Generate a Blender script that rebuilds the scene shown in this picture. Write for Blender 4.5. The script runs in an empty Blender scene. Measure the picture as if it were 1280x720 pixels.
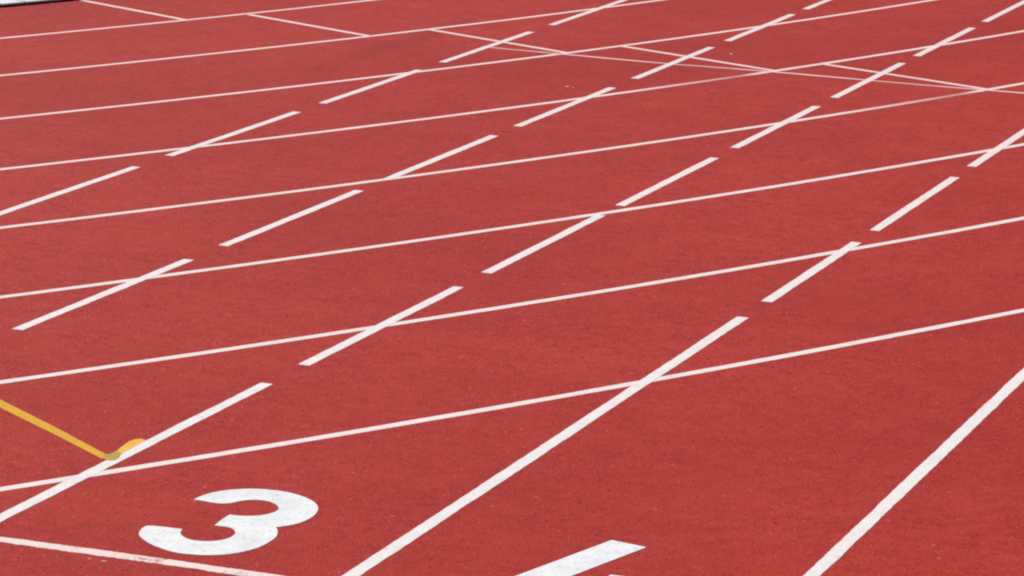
import bpy, bmesh, math, random
import numpy as np
from mathutils import Vector, Matrix

random.seed(7)
rng = np.random.default_rng(7)
scene = bpy.context.scene
C = scene.collection

# ------------------------------------------------------------------ camera
CAM_H, PITCH, YAW, ROLL = 2.8928731585, 0.22337826, 0.38494733, 0.01698793
FPX, CAM_X = 4011.4445, 7.42879135          # focal length in pixels of a 1280 px wide picture
cp, sp, cy_, sy_ = math.cos(PITCH), math.sin(PITCH), math.cos(YAW), math.sin(YAW)
fwd = Vector((-sy_ * cp, cy_ * cp, -sp)); rgt0 = Vector((cy_, sy_, 0)); up0 = rgt0.cross(fwd)
rgt = math.cos(ROLL) * rgt0 + math.sin(ROLL) * up0
upv = -math.sin(ROLL) * rgt0 + math.cos(ROLL) * up0
cam = bpy.data.cameras.new('camera'); cam_o = bpy.data.objects.new('camera', cam); C.objects.link(cam_o)
M = Matrix.Identity(4)
for i in range(3):
    M[i][0], M[i][1], M[i][2] = rgt[i], upv[i], -fwd[i]
M[0][3], M[1][3], M[2][3] = CAM_X, 0.0, CAM_H
cam_o.matrix_world = M
cam.sensor_width = 36.0; cam.lens = 36.0 * FPX / 1280.0
cam.clip_start = 0.1; cam.clip_end = 5000
scene.camera = cam_o

# ------------------------------------------------------------------ sky, sun, exposure
SUN_ELEV, SUN_AZ = math.radians(50), math.radians(-66)     # azimuth clockwise from +Y: ahead of the camera, to its left
w = bpy.data.worlds.new('World'); scene.world = w; w.use_nodes = True
nt = w.node_tree; nt.nodes.clear()
sky = nt.nodes.new('ShaderNodeTexSky'); sky.sky_type = 'NISHITA'; sky.sun_disc = False
sky.sun_elevation = SUN_ELEV; sky.sun_rotation = SUN_AZ
bg = nt.nodes.new('ShaderNodeBackground'); bg.inputs['Strength'].default_value = 0.06
wo = nt.nodes.new('ShaderNodeOutputWorld')
nt.links.new(sky.outputs[0], bg.inputs[0]); nt.links.new(bg.outputs[0], wo.inputs[0])
sl = bpy.data.lights.new('sun', 'SUN'); sl.energy = 4.6; sl.angle = math.radians(0.53); sl.color = (1.0, 0.95, 0.88)
so = bpy.data.objects.new('sun', sl); C.objects.link(so)
sd = Vector((math.sin(SUN_AZ) * math.cos(SUN_ELEV), math.cos(SUN_AZ) * math.cos(SUN_ELEV), math.sin(SUN_ELEV)))
so.rotation_euler = sd.to_track_quat('Z', 'Y').to_euler()
so.location = (0, 0, 30)
vs = scene.view_settings
vs.view_transform = 'Standard'; vs.look = 'None'; vs.exposure = 0.0; vs.gamma = 1.0; vs.use_curve_mapping = False
scene.render.engine = 'CYCLES'
scene.cycles.pixel_filter_type = 'BLACKMAN_HARRIS'; scene.cycles.filter_width = 2.2

# ------------------------------------------------------------------ track layout (metres)
LANE = 1.22
R0, Y0, EX = 35.81336, 33.78329, 0.231556     # bend: inner radius, centre
CEN = (EX - R0, Y0)
LW = 0.0465                                    # painted line width
START_Y = 7.985
Z_BEND, Z_CROSS, Z_LANE, Z_OTHER = 0.0005, 0.0008, 0.0011, 0.0014   # top of each coat of paint


def gp(px, py, z=0.001):
    """point of the ground plane seen at a pixel of the 1280 x 720 photograph"""
    d = rgt * ((px - 640) / FPX) - upv * ((py - 360) / FPX) + fwd
    t = (CAM_H - z) / -d.z
    return (CAM_X + d.x * t, d.y * t)


def polar(r, deg):
    a = math.radians(deg)
    return (CEN[0] + r * math.cos(a), CEN[1] + r * math.sin(a))


# ------------------------------------------------------------------ materials
def nodes_of(name):
    m = bpy.data.materials.new(name); m.use_nodes = True
    n = m.node_tree; n.nodes.clear()
    out = n.nodes.new('ShaderNodeOutputMaterial'); b = n.nodes.new('ShaderNodeBsdfPrincipled')
    n.links.new(b.outputs[0], out.inputs[0])
    return m, n, b


def noise(n, vec, scale, detail=2.0, rough=0.5, dist=0.0):
    t = n.nodes.new('ShaderNodeTexNoise'); t.inputs['Scale'].default_value = scale
    t.inputs['Detail'].default_value = detail; t.inputs['Roughness'].default_value = rough
    t.inputs['Distortion'].default_value = dist
    n.links.new(vec, t.inputs['Vector'])
    return t.outputs['Fac']


def ramp(n, fac, stops):
    r = n.nodes.new('ShaderNodeValToRGB'); cr = r.color_ramp
    while len(cr.elements) < len(stops): cr.elements.new(0.5)
    for e, (p, c) in zip(cr.elements, stops):
        e.position = p; e.color = (c, c, c, 1) if isinstance(c, (int, float)) else (*c, 1)
    n.links.new(fac, r.inputs[0])
    return r.outputs[0]


def math_(n, op, a, b=None, clamp=False):
    m = n.nodes.new('ShaderNodeMath'); m.operation = op; m.use_clamp = clamp
    for i, v in enumerate((a, b)):
        if v is None: continue
        if isinstance(v, (int, float)): m.inputs[i].default_value = v
        else: n.links.new(v, m.inputs[i])
    return m.outputs[0]


def mix(n, fac, a, b, mode='MIX'):
    m = n.nodes.new('ShaderNodeMix'); m.data_type = 'RGBA'; m.blend_type = mode
    for s, v in ((m.inputs[0], fac), (m.inputs[6], a), (m.inputs[7], b)):
        if isinstance(v, (int, float)): s.default_value = v
        elif isinstance(v, tuple): s.default_value = (*v, 1)
        else: n.links.new(v, s)
    return m.outputs[2]


def world_pos(n):
    g = n.nodes.new('ShaderNodeNewGeometry')
    return g.outputs['Position']


RED_D = (0.240, 0.0150, 0.0112)
RED_L = (0.455, 0.0400, 0.0315)
RED_F = (0.460, 0.0540, 0.0430)
RED_O = (0.390, 0.0340, 0.0175)
RED_B = (0.255, 0.0150, 0.0120)


def red_rubber(n, vec):
    """colour of the granulate running surface: crumbs, blotches of binder, old soft mottling"""
    big = noise(n, vec, 0.45, 3, 0.55)
    mid = noise(n, vec, 4.0, 4, 0.6)
    hue = noise(n, vec, 2.2, 3, 0.6, 0.4)
    blot = noise(n, vec, 16.0, 3, 0.7)
    crumb = noise(n, vec, 75.0, 2, 0.8)
    fine = noise(n, vec, 170.0, 1, 0.5)
    g = math_(n, 'ADD', math_(n, 'MULTIPLY', blot, 0.30), math_(n, 'ADD', math_(n, 'MULTIPLY', crumb, 0.52), math_(n, 'MULTIPLY', fine, 0.18)))
    c = mix(n, ramp(n, g, [(0.40, 0.0), (0.60, 1.0)]), RED_D, RED_L)
    c = mix(n, math_(n, 'MULTIPLY', ramp(n, mid, [(0.42, 0), (0.70, 1)]), 0.40), c, RED_F)
    c = mix(n, math_(n, 'MULTIPLY', ramp(n, hue, [(0.45, 0), (0.68, 1)]), 0.45), c, RED_O)
    c = mix(n, math_(n, 'MULTIPLY', ramp(n, big, [(0.38, 0), (0.64, 1)]), 0.40), c, RED_B)
    return c, crumb, fine


def bump_of(n, b, crumb, fine, k=1.0):
    h = math_(n, 'ADD', math_(n, 'MULTIPLY', crumb, 0.7), math_(n, 'MULTIPLY', fine, 0.5))
    bp = n.nodes.new('ShaderNodeBump'); bp.inputs['Strength'].default_value = 0.55 * k
    bp.inputs['Distance'].default_value = 0.004
    n.links.new(h, bp.inputs['Height']); n.links.new(bp.outputs[0], b.inputs['Normal'])


def mat_track():
    m, n, b = nodes_of('red_rubber_granulate')
    p = world_pos(n)
    c, crumb, fine = red_rubber(n, p)
    # black crumbs and pale grit lying in the granulate
    v = n.nodes.new('ShaderNodeTexVoronoi'); v.inputs['Scale'].default_value = 26.0
    n.links.new(p, v.inputs['Vector'])
    dot = math_(n, 'LESS_THAN', v.outputs['Distance'], 0.17)
    sep = n.nodes.new('ShaderNodeSeparateColor'); n.links.new(v.outputs['Color'], sep.inputs[0])
    dark = math_(n, 'MULTIPLY', dot, math_(n, 'GREATER_THAN', sep.outputs[0], 0.86))
    lite = math_(n, 'MULTIPLY', dot, math_(n, 'GREATER_THAN', sep.outputs[1], 0.965))
    c = mix(n, math_(n, 'MULTIPLY', dark, 0.30), c, (0.12, 0.02, 0.02))
    c = mix(n, math_(n, 'MULTIPLY', lite, 0.30), c, (0.60, 0.27, 0.24))
    # an old dark scuffed seam between two laid widths of granulate
    (ax, ay), (bx, by) = gp(612, 16), gp(345, 104)
    L = math.hypot(bx - ax, by - ay); ux, uy = (bx - ax) / L, (by - ay) / L
    sx = n.nodes.new('ShaderNodeSeparateXYZ'); n.links.new(p, sx.inputs[0])
    X = math_(n, 'SUBTRACT', sx.outputs[0], ax); Y = math_(n, 'SUBTRACT', sx.outputs[1], ay)
    along = math_(n, 'ADD', math_(n, 'MULTIPLY', X, ux), math_(n, 'MULTIPLY', Y, uy))
    wob = math_(n, 'MULTIPLY', math_(n, 'SUBTRACT', noise(n, p, 1.6, 3), 0.5), 0.35)
    side = math_(n, 'ADD', math_(n, 'SUBTRACT', math_(n, 'MULTIPLY', X, uy), math_(n, 'MULTIPLY', Y, ux)), wob)
    band = math_(n, 'SUBTRACT', 1.0, math_(n, 'DIVIDE', math_(n, 'ABSOLUTE', side), 0.13), True)
    ends = math_(n, 'SUBTRACT', 1.0, math_(n, 'DIVIDE', math_(n, 'ABSOLUTE', math_(n, 'SUBTRACT', along, L / 2)), L * 0.55), True)
    c = mix(n, math_(n, 'MULTIPLY', math_(n, 'MULTIPLY', band, ends), 0.5), c, (0.19, 0.017, 0.014))
    n.links.new(c, b.inputs['Base Color'])
    b.inputs['Roughness'].default_value = 0.70
    b.inputs['Specular Tint'].default_value = (1.0, 0.42, 0.36, 1)
    b.inputs['Specular IOR Level'].default_value = 0.15
    bump_of(n, b, crumb, fine)
    return m


def mat_paint(name, col, dirt, base_wear, grime=0.12):
    """line paint on granulate; vertex attribute 'wear' says where feet have rubbed it off"""
    m, n, b = nodes_of(name)
    p = world_pos(n)
    red, crumb, fine = red_rubber(n, p)
    patch = noise(n, p, 9.0, 4, 0.6)
    pc = mix(n, math_(n, 'MULTIPLY', ramp(n, patch, [(0.38, 0), (0.72, 1)]), grime), col, dirt)
    spot = noise(n, p, 45.0, 3, 0.6)
    pc = mix(n, math_(n, 'MULTIPLY', ramp(n, spot, [(0.56, 0), (0.70, 1)]), grime * 1.6), pc, dirt)
    at = n.nodes.new('ShaderNodeAttribute'); at.attribute_name = 'wear'
    wear = math_(n, 'ADD', at.outputs['Fac'], base_wear)
    rub = math_(n, 'ADD', math_(n, 'MULTIPLY', crumb, 0.5), math_(n, 'MULTIPLY', noise(n, p, 24.0, 5, 0.7), 0.5))
    # rubbed away where noise < wear
    k = math_(n, 'MULTIPLY', math_(n, 'SUBTRACT', math_(n, 'ADD', math_(n, 'MULTIPLY', wear, 0.55), 0.24), rub), 9.0, True)
    ad = n.nodes.new('ShaderNodeAttribute'); ad.attribute_name = 'pink_tint'
    dn = math_(n, 'MULTIPLY', ad.outputs['Fac'], math_(n, 'ADD', 0.35, math_(n, 'MULTIPLY', noise(n, p, 2.6, 4, 0.6), 1.3)), True)
    pc = mix(n, dn, pc, mix(n, 0.22, (0.88, 0.50, 0.45), red))  # pink tint painted in to imitate camera colour bleed on thin lines
    c = mix(n, k, pc, red)
    af = n.nodes.new('ShaderNodeAttribute'); af.attribute_name = 'fade'
    c = mix(n, af.outputs['Fac'], c, red)
    n.links.new(c, b.inputs['Base Color'])
    b.inputs['Roughness'].default_value = 0.62
    b.inputs['Specular IOR Level'].default_value = 0.15
    bump_of(n, b, crumb, fine, 1.2)
    return m


def mat_simple(name, a, c, scale, rough, metallic=0.0):
    m, n, b = nodes_of(name)
    p = world_pos(n)
    f = noise(n, p, scale, 4, 0.6)
    n.links.new(mix(n, ramp(n, f, [(0.35, 0), (0.7, 1)]), a, c), b.inputs['Base Color'])
    b.inputs['Roughness'].default_value = rough; b.inputs['Metallic'].default_value = metallic
    return m


MAT = {
    'track': mat_track(),
    'white': mat_paint('white_line_paint', (0.78, 0.745, 0.74), (0.48, 0.45, 0.44), 0.14, 0.30),
    'white_bend': mat_paint('white_bend_line_paint', (0.78, 0.74, 0.72), (0.60, 0.44, 0.41), 0.18, 0.25),
    'white_old': mat_paint('worn_white_line_paint', (0.74, 0.62, 0.58), (0.55, 0.34, 0.30), 0.30, 0.4),
    'white_new': mat_paint('fresh_white_numeral_paint', (0.78, 0.785, 0.79), (0.50, 0.52, 0.55), 0.14, 0.5),
    'yellow': mat_paint('yellow_mark_paint', (0.70, 0.355, 0.014), (0.46, 0.26, 0.04), 0.14, 0.55),
    'yellow_pale': mat_paint('thin_yellow_mark_paint', (0.72, 0.38, 0.022), (0.76, 0.55, 0.22), 0.0, 0.6),
    'yellow_dirty': mat_paint('scuffed_yellow_mark_paint', (0.50, 0.32, 0.05), (0.28, 0.21, 0.06), 0.25, 0.8),
    'kerb': mat_simple('white_enamelled_kerb', (0.80, 0.84, 0.81), (0.74, 0.78, 0.74), 30, 0.4),
    'dark': mat_simple('kerb_shade_dark', (0.02, 0.014, 0.013), (0.035, 0.022, 0.02), 40, 0.9),  # near-black colour paints in the shade on the kerb's front face
    'grass': mat_simple('short_turf', (0.045, 0.085, 0.02), (0.085, 0.13, 0.035), 25, 0.9),
    'earth': mat_simple('dusty_ground', (0.20, 0.17, 0.12), (0.11, 0.13, 0.06), 0.6, 0.95),
}


# ------------------------------------------------------------------ mesh helpers
def link(name, me, mat, parent=None, **props):
    o = bpy.data.objects.new(name, me); C.objects.link(o)
    me.materials.append(MAT[mat])
    if parent: o.parent = parent
    for k, v in props.items(): o[k] = v
    return o


def smooth_noise(n, step):
    """n values of band-limited noise, roughly in -1..1"""
    m = int(n / step) + 4
    a = rng.uniform(-1, 1, m)
    x = np.arange(n) / step
    i = x.astype(int); f = x - i; f = f * f * (3 - 2 * f)
    return a[i] * (1 - f) + a[i + 1] * f


def resample(pts, step):
    p = np.asarray(pts, float)
    s = np.r_[0, np.cumsum(np.hypot(*np.diff(p, axis=0).T))]
    n = max(2, int(s[-1] / step) + 1)
    t = np.linspace(0, s[-1], n)
    return np.c_[np.interp(t, s, p[:, 0]), np.interp(t, s, p[:, 1])], t


def ribbon(pts, width, ztop, step=0.03, rag=0.0012, cut=None, wear=None, rag_lo=None, pink_tint=None, fade=None):
    """a strip of paint with real (thin) thickness, slightly uneven edges; cut = direction of the end cuts"""
    p, s = resample(pts, step)
    n = len(p)
    d = np.gradient(p, axis=0); d /= np.hypot(*d.T)[:, None]
    nor = np.c_[-d[:, 1], d[:, 0]]
    if cut is not None:                     # shear every cross section along the cut direction
        cdir = np.asarray(cut, float); nor = cdir / (nor @ cdir)[:, None]
    jl = smooth_noise(n, 1.3) * rag + smooth_noise(n, 8) * rag
    jr = smooth_noise(n, 1.3) * (rag_lo or rag) + smooth_noise(n, 8) * (rag_lo or rag)
    L = p + nor * (width / 2 + jl)[:, None]
    Rr = p - nor * (width / 2 + jr)[:, None]
    v = []
    for q, z in ((L, ztop), (p, ztop + 0.0001), (Rr, ztop), (L, -0.001), (Rr, -0.001)):
        v.append(np.c_[q, np.full(n, z)])
    verts = np.concatenate(v)
    f = []
    for i in range(n - 1):
        a = lambda k, j: k * n + j
        f += [(a(0, i), a(1, i), a(1, i + 1), a(0, i + 1)), (a(1, i), a(2, i), a(2, i + 1), a(1, i + 1)),
              (a(3, i), a(0, i), a(0, i + 1), a(3, i + 1)), (a(2, i), a(4, i), a(4, i + 1), a(2, i + 1))]
    f += [(3 * n, 4 * n, 2 * n, n, 0), (n - 1, 2 * n - 1, 3 * n - 1, 5 * n - 1, 4 * n - 1)]
    me = bpy.data.meshes.new('paint'); me.from_pydata(verts.tolist(), [], [tuple(x) for x in f])
    for nm, fn in (('wear', wear), ('pink_tint', pink_tint), ('fade', fade)):
        w = np.zeros(n) if fn is None else np.array([fn(*q) for q in p], float)
        at = me.attributes.new(nm, 'FLOAT', 'POINT'); at.data.foreach_set('value', np.tile(w, 5).astype(np.float32))
    return me


def slab(outline, ztop, wear=0.0):
    """flat painted shape from a closed outline, with thickness"""
    bm = bmesh.new()
    top = [bm.verts.new((x, y, ztop)) for x, y in outline]
    bot = [bm.verts.new((x, y, -0.001)) for x, y in outline]
    n = len(top)
    face = bm.faces.new(top)
    for i in range(n):
        bm.faces.new((bot[i], bot[(i + 1) % n], top[(i + 1) % n], top[i]))
    bmesh.ops.recalc_face_normals(bm, faces=bm.faces)
    face.normal_update()
    bmesh.ops.triangulate(bm, faces=[face])
    me = bpy.data.meshes.new('paint'); bm.to_mesh(me); bm.free()
    at = me.attributes.new('wear', 'FLOAT', 'POINT')
    at.data.foreach_set('value', np.full(len(me.vertices), wear, np.float32))
    return me


def catmull(pts, corners, per=5):
    """closed outline, smooth except at the corner indices"""
    n = len(pts); out = []
    P = [Vector(q) for q in pts]
    for i in range(n):
        p1, p2 = P[i], P[(i + 1) % n]
        p0 = P[i - 1] if i not in corners else p1
        p3 = P[(i + 2) % n] if (i + 1) % n not in corners else p2
        for k in range(per):
            t = k / per
            q = 0.5 * ((2 * p1) + (p2 - p0) * t + (2 * p0 - 5 * p1 + 4 * p2 - p3) * t * t + (-p0 + 3 * p1 - 3 * p2 + p3) * t ** 3)
            out.append((q.x, q.y))
    return out


def sheet(name, pts, z, mat, **props):
    me = bpy.data.meshes.new(name)
    me.from_pydata([(x, y, z) for x, y in pts], [], [tuple(range(len(pts)))])
    return link(name, me, mat, kind='structure', **props)


# ------------------------------------------------------------------ setting
sheet('ground', [(-1500, -1500), (1500, -1500), (1500, 1500), (-1500, 1500)], -0.012, 'earth')
sheet('running_track', [(-70, -30), (60, -30), (60, 90), (-70, 90)], 0.0, 'track')
RI = R0 - 0.24
inf = [polar(RI, a) for a in np.linspace(-120, 0, 160)] + [(EX - 0.24, 85), (-62, 85)]
sheet('infield_grass', inf, 0.006, 'grass')

# ------------------------------------------------------------------ kerb along the inside of the bend
def block_mesh(a0, a1, r0, r1, z0, z1, bev=0.006, seg=3):
    bm = bmesh.new()
    rings = []
    for a in np.linspace(a0, a1, seg + 1):
        prof = [(r1, z0), (r1, z1 - bev), (r1 - bev, z1), (r0 + bev, z1), (r0, z1 - bev), (r0, z0)]
        rings.append([bm.verts.new((*polar(r, a), z)) for r, z in prof])
    for A, B in zip(rings, rings[1:]):
        for i in range(6):
            bm.faces.new((A[i], B[i], B[(i + 1) % 6], A[(i + 1) % 6]))
    bm.faces.new(rings[0]); bm.faces.new(rings[-1][::-1])
    bmesh.ops.recalc_face_normals(bm, faces=bm.faces)
    me = bpy.data.meshes.new('kerb'); bm.to_mesh(me); bm.free()
    return me


kerb = bpy.data.objects.new('track_kerb', None); C.objects.link(kerb)
kerb.location = (*polar(R0, -26), 0)
kerb['label'] = 'low white kerb along the inner edge of the bend in the top left corner'
kerb['category'] = 'kerb'
kinv = Matrix.Translation(kerb.location).inverted()
def kpart(name, me, mat):
    o = link(name, me, mat, kerb); me.transform(kinv); return o
kpart('shade_base', block_mesh(-40, -12, R0 - 0.230, R0 + 0.022, -0.001, 0.014, 0.002, 120), 'dark')  # recessed base, its dark colour stands in for shade below the blocks
a = -25.965 - 0.306 * 9
while a < -21:
    me = block_mesh(a + 0.014, a + 0.292, R0 - 0.235, R0 + 0.028, 0.0143, 0.024, 0.003)
    kpart('kerb_block', me, 'kerb')
    a += 0.306

# ------------------------------------------------------------------ curved lane lines of the bend
BEND = [   # k, label
    (1, 'thin solid curved lane line closest to the white kerb'),
    (2, 'solid curved lane line, second one out from the white kerb'),
    (3, 'solid curved lane line, third one out from the white kerb'),
    (4, 'solid curved lane line, fourth one out from the kerb, worn faint at right'),
    (5, 'solid curved lane line, fourth one up from the number 3, fading at far right'),
    (6, 'solid curved lane line, third one up from the number 3'),
    (7, 'solid curved lane line, second one up from the number 3'),
    (8, 'solid curved lane line nearest the camera, passing just above the number 3'),
]
BEND_OFF = {1: -0.040, 2: -0.028, 3: -0.008, 4: 0.018, 5: 0.015, 6: 0.002, 7: -0.004, 8: 0.0}   # hand-laid lines are not perfectly spaced
BEND_PINK = {1: 0.50, 2: 0.42, 3: 0.38, 4: 0.34, 5: 0.30, 6: 0.25, 7: 0.20, 8: 0.17}  # pinker on farther lines, imitating colour bleed
WORN = {4: (1.30, 1.79), 5: (2.55, 3.11)}      # stretch of the line, in x, that has been rubbed pale


def bend_wear(k):
    ph = rng.uniform(0, 50)
    return lambda x, y: 0.08 * math.sin(y * 1.7 + ph) + 0.06 * math.sin(y * 4.1 + 2 * ph)


def bend_fade(k):
    if k not in WORN: return None
    x0, x1 = WORN[k]
    return lambda x, y: 0.0 if not x0 < x < x1 else 0.80 * min(1.0, ((x - x0) / (x1 - x0)) ** 1.2) * min(1.0, (x1 - x) / 0.06)


for k, lab in BEND:
    r = R0 + LANE * k + BEND_OFF[k]
    pts = [polar(r, a) for a in np.linspace(-62, 0, 400)]
    pts += [(pts[-1][0], y) for y in np.linspace(Y0 + 0.1, 48, 10)]
    link('curved_lane_line', ribbon(pts, 0.044, Z_BEND, 0.05, 0.0012, None, bend_wear(k), None, lambda x, y, k=k: BEND_PINK[k], bend_fade(k)), 'white_bend',
         label=lab, category='lane line', group='curved lane lines of the bend')

# ------------------------------------------------------------------ staggered cross lines (radial) and break line
CROSS = [
    (0, -25.27, 'short slanting cross line beside the white kerb at top left'),
    (1, -24.53, 'short slanting cross line, second from the white kerb'),
    (2, -23.80, 'short slanting cross line, third from the white kerb, crossing a dash'),
    (3, -23.13, 'short slanting cross line, fourth from the white kerb'),
    (4, -22.53, 'short slanting cross line farthest right, near the right edge of the picture'),
]
for k, ang, lab in CROSS:
    pts = [polar(R0 + LANE * k + (0.03 if k == 0 else 0.0), ang), polar(R0 + LANE * (k + 1) + BEND_OFF[k + 1], ang)]
    link('cross_line', ribbon(pts, 0.045, Z_CROSS, 0.03, 0.0012, None, lambda x, y: 0.08, None, lambda x, y: 0.45), 'white_bend',
         label=lab, category='cross line', group='staggered cross lines on the bend')
BREAK = [(-0.02, 17.845), (0.18, 17.822), (0.60, 17.795), (0.93, 17.760), (1.25, 17.745), (1.63, 17.752), (1.93, 17.745),
         (2.30, 17.722), (2.60, 17.700), (2.90, 17.690), (3.22, 17.692), (3.60, 17.68), (4.1, 17.66)]
link('break_line', ribbon(BREAK, 0.036, 0.0009, 0.03, 0.002, None, lambda x, y: 0.12, None, lambda x, y: 0.6, lambda x, y: 0.18 + 0.18 * math.sin(x * 5.1 + 0.6)), 'white_bend',
     label='thin faint line running across the lanes just below the slanting cross lines', category='break line')

# ------------------------------------------------------------------ straight lane lines: dashed where the bend crosses them
DASH = [
    (0, [(7.0, 8.33), (8.64, 10.02), (10.33, 11.73), (12.03, 13.436), (13.766, 15.210), (15.52, 16.83), (17.159, 18.569), (18.915, 20.28), (20.60, 22.0), (22.3, 23.7), (24.0, 25.4)],
     'dashed white straight line nearest the upper left corner'),
    (1, [(8.58, 9.98), (10.298, 11.694), (12.004, 13.387), (13.686, 15.034), (15.345, 16.762), (17.127, 18.498), (18.794, 20.147), (20.43, 21.8), (22.1, 23.5), (23.8, 25.2)],
     'dashed white straight line, second counted from the upper left corner'),
    (2, [(2.0, 9.982), (10.28, 11.722), (12.014, 13.36), (13.604, 14.96), (15.27, 16.699), (17.022, 18.439), (18.752, 20.113), (20.433, 21.8), (22.1, 23.5)],
     'dashed straight line running up from the yellow corner mark'),
    (3, [(2.0, 11.727), (12.026, 13.309), (13.589, 15.007), (15.324, 16.70), (17.02, 18.42), (18.74, 20.1), (20.42, 21.8)],
     'straight line between numbers 3 and 4, solid below and dashed above'),
]
DRIFT = {0: (0.022, -0.0025), 1: (0.006, 0.0), 2: (0.005, 0.0), 3: (0.0, 0.0)}   # sideways drift of the hand-laid straight lines
def straight_x(k, y): return LANE * k + DRIFT[k][0] + DRIFT[k][1] * (y - 12)
for k, dashes, lab in DASH:
    x = LANE * k
    root = bpy.data.objects.new('dashed_lane_line', None); C.objects.link(root)
    root.location = (x, dashes[0][0], 0)
    root['label'] = lab; root['category'] = 'lane line'; root['group'] = 'straight lane lines'
    for y0, y1 in dashes:
        off = 0.0
        me = ribbon([(straight_x(k, y0), y0), (straight_x(k, y1), y1)], LW, Z_LANE, 0.02, 0.0012, (1, -0.02), None, None, lambda x, y: min(0.30, max(0.04, (y - 8) * 0.026)))
        me.transform(Matrix.Translation((-x, -dashes[0][0], 0)))
        link('dash', me, 'white', root)
link('straight_lane_line', ribbon([(LANE * 4, 2.0), (LANE * 4, 22.0)], LW, Z_LANE, 0.02, 0.0013, None, None, None, lambda x, y: 0.05), 'white',
     label='solid straight white line in the lower right corner', category='lane line', group='straight lane lines')

# ------------------------------------------------------------------ start line
def start_wear(x, y):
    v = 0.12 + 0.10 * math.sin(x * 23)
    if 2.93 < x < 3.10: v += 0.12
    return v
SP = [gp(-140, 657), gp(0, 674), gp(130, 691.3), gp(200, 701), gp(320, 718.3), gp(430, 734.5)]
SP = [(SP[0][0] - 3.6, SP[0][1] + 0.10)] + SP + [(6.4, SP[-1][1] - 0.02)]
link('start_line', ribbon(SP, 0.05, Z_CROSS, 0.012, 0.0015, None, start_wear, 0.004, lambda x, y: 0.28), 'white_bend',
     label='worn ragged white start line below the number 3', category='start line')

# ------------------------------------------------------------------ numerals
T3 = [(437,210),(500,183),(580,163),(680,151),(780,147),(880,152),(980,165),(1070,188),(1130,213),(1165,240),(1174,268),(1160,295),(1125,322),(1070,347),(1000,364),
      (925,374),(935,400),(925,430),(890,458),(830,490),(750,515),(650,533),(540,540),(430,536),(340,526),(260,505),(190,478),(140,447),(113,420),(118,395),(145,372),(180,366),(260,373),
      (370,386),(358,405),(368,425),(400,443),(450,454),(520,458),(590,453),(650,437),(680,415),(680,395),(655,378),(615,370),
      (560,364),(600,332),(650,300),(700,306),(780,308),(850,302),(910,287),(940,268),(935,248),(905,230),(860,217),(790,212),(720,218),(650,232),(580,233),(500,220)]
o3 = [gp(150 + x / 4.741, 580 + y / 4.741) for x, y in T3]
link('lane_number', slab(catmull(o3, {0, 15, 33, 45, 47}), Z_OTHER), 'white_new',
     label='large white painted number 3 in the lower left', category='lane number', group='painted lane numbers')
o4 = [(4.225, 8.745), (4.345, 8.722), (4.243, 8.368), (4.227, 8.31), (4.342, 8.31), (4.342, 8.426), (4.448, 8.426), (4.448, 8.31), (4.52, 8.31), (4.52, 8.20),
      (4.448, 8.20), (4.448, 8.08), (4.342, 8.08), (4.342, 8.20), (4.072, 8.20), (4.085, 8.262)]
link('lane_number', slab(catmull(o4, set(range(len(o4))), 1), Z_OTHER), 'white_new',
     label='large white painted number 4 cut off by the bottom edge', category='lane number', group='painted lane numbers')

# ------------------------------------------------------------------ yellow corner mark
YA = [(-60, 465), (0, 499.5), (65, 532), (132, 567.8), (127, 573.3), (65, 541.5), (0, 509.5), (-60, 476)]
YC = [(132, 567.8), (138, 567.6), (146, 563.5), (152, 567), (149, 572), (144, 575.5), (137, 576), (127, 573.3)]
YF = [(146, 563.5), (153, 558), (160, 552.5), (168, 549.3), (176, 548.6), (182, 550.2), (175, 554.5), (164, 560.5), (152, 567)]
ymark = bpy.data.objects.new('yellow_corner_mark', None); C.objects.link(ymark)
ymark.location = (*gp(137, 571), 0)
ymark['label'] = 'yellow painted bent line with a short foot on the dashed line at left'; ymark['category'] = 'track marking'
for nm, ol, z, mt in (('arm', YA, Z_OTHER + 0.0004, 'yellow'), ('corner', YC, Z_OTHER + 0.0003, 'yellow_dirty'), ('foot', YF, Z_OTHER + 0.0002, 'yellow_pale')):
    me = slab([gp(x, y) for x, y in ol], z)
    me.transform(Matrix.Translation(-ymark.location))
    link(nm, me, mt, ymark)

# ------------------------------------------------------------------ small scuffs of stray paint
track = bpy.data.objects['running_track']
for px, py, wpx, hpx in ((709, 108, 4, 0.6), (716, 109.5, 2, 0.6), (914, 67, 2, 0.8), (130, 701, 5, 0.6), (112, 698, 3, 0.5)):
    ol = []
    for i in range(9):
        t = i / 9 * 2 * math.pi; q = random.uniform(0.5, 1.2)
        ol.append(gp(px + math.cos(t) * wpx * q, py + math.sin(t) * hpx * q))
    link('scuff_mark', slab(ol, 0.0006, 0.2), 'white_old', track)

# ------------------------------------------------------------------ rubber granules standing proud of the surface
def mat_granule():
    m, n, b = nodes_of('red_rubber_granule')
    at = n.nodes.new('ShaderNodeAttribute'); at.attribute_name = 'tone'
    c = ramp(n, at.outputs['Fac'], [(0.0, (0.19, 0.011, 0.009)), (0.45, (0.33, 0.024, 0.018)), (0.85, (0.44, 0.040, 0.032)), (1.0, (0.52, 0.085, 0.070))])
    n.links.new(c, b.inputs['Base Color'])
    b.inputs['Roughness'].default_value = 0.6; b.inputs['Specular IOR Level'].default_value = 0.2
    return m


MAT['granule'] = mat_granule()


def inside(pts, poly):
    x, y = pts.T; r = np.zeros(len(x), bool)
    for (x0, y0), (x1, y1) in zip(poly, poly[1:] + poly[:1]):
        c = (y0 > y) != (y1 > y)
        r ^= c & (x < (x1 - x0) * (y - y0) / ((y1 - y0) or 1e-9) + x0)
    return r


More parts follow.
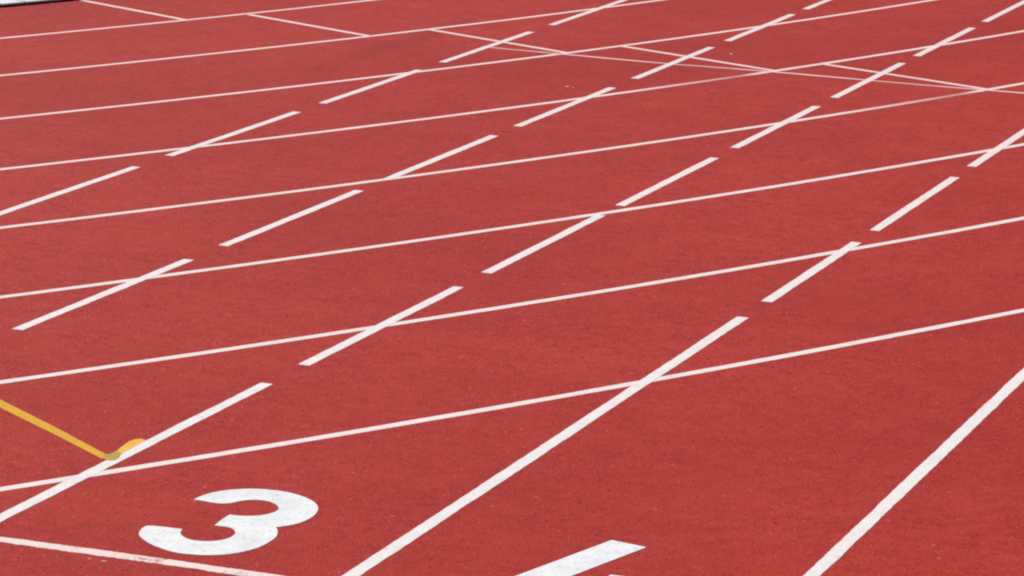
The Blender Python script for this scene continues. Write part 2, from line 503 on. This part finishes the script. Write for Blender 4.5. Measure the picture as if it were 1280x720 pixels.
def painted(P):
    x, y = P.T
    m = np.zeros(len(x), bool)
    e = LW / 2 + 0.002
    for k, dashes, _ in DASH:
        near = np.abs(x - straight_x(k, y)) < e
        for y0, y1 in dashes: m |= near & (y > y0 - 0.002) & (y < y1 + 0.002)
    m |= np.abs(x - LANE * 4) < e
    dx, dy = x - CEN[0], y - CEN[1]
    r = np.hypot(dx, dy) - R0; a = np.degrees(np.arctan2(dy, dx))
    for k, _ in BEND: m |= np.abs(r - LANE * k - BEND_OFF[k]) < e
    for k, ang, _ in CROSS: m |= (np.abs(np.radians(a - ang) * (r + R0)) < e) & (r > LANE * k) & (r < LANE * (k + 1))
    sy = np.interp(x, [q[0] for q in SP], [q[1] for q in SP]); m |= np.abs(y - sy) < e
    by = np.interp(x, [q[0] for q in BREAK], [q[1] for q in BREAK]); m |= (np.abs(y - by) < 0.02) & (x > BREAK[0][0])
    for poly in (catmull(o3, {0, 15, 33, 45, 47}), o4, [gp(*q) for q in YA], [gp(*q) for q in YC], [gp(*q) for q in YF]): m |= inside(P, poly)
    return m | (r < 0.04)


FIELD = [(-5.2, 17.4), (2.6, 23.5), (4.6, 22.5), (7.2, 8.6), (5.4, 6.9), (1.8, 6.6)]
fx = [q[0] for q in FIELD]; fy = [q[1] for q in FIELD]
area = (max(fx) - min(fx)) * (max(fy) - min(fy))
N = int(area * 3600)
P = np.c_[rng.uniform(min(fx), max(fx), N), rng.uniform(min(fy), max(fy), N)]
keep = inside(P, FIELD)
keep &= rng.random(N) < np.clip(1.25 - (P[:, 1] - 8) * 0.07, 0.4, 1.0)      # thinner towards the far end
P = P[keep]
P = P[~(painted(P) & (rng.random(len(P)) > 0.006))]
n = len(P)
rad = rng.uniform(0.0018, 0.0046, n); hgt = rad * rng.uniform(0.45, 0.85, n); ph = rng.uniform(0, 6.283, n)
V = np.zeros((n, 4, 3), np.float32)
for j in range(3):
    aa = ph + j * 2.0944 + rng.uniform(-0.4, 0.4, n)
    V[:, j, 0] = P[:, 0] + rad * np.cos(aa); V[:, j, 1] = P[:, 1] + rad * np.sin(aa); V[:, j, 2] = -0.0004
V[:, 3, 0] = P[:, 0] + rad * rng.uniform(-0.4, 0.4, n); V[:, 3, 1] = P[:, 1] + rad * rng.uniform(-0.4, 0.4, n); V[:, 3, 2] = hgt
tri = (np.arange(n)[:, None, None] * 4 + np.array([[0, 1, 3], [1, 2, 3], [2, 0, 3]])[None]).reshape(-1)
me = bpy.data.meshes.new('rubber_granules')
me.vertices.add(n * 4); me.vertices.foreach_set('co', V.reshape(-1))
me.loops.add(len(tri)); me.loops.foreach_set('vertex_index', tri.astype(np.int32))
me.polygons.add(n * 3); me.polygons.foreach_set('loop_start', np.arange(0, n * 9, 3, dtype=np.int32))
me.update(calc_edges=True); me.validate()
at = me.attributes.new('tone', 'FLOAT', 'POINT'); at.data.foreach_set('value', np.repeat(rng.random(n), 4).astype(np.float32))
link('rubber_granules', me, 'granule', track, kind='stuff')
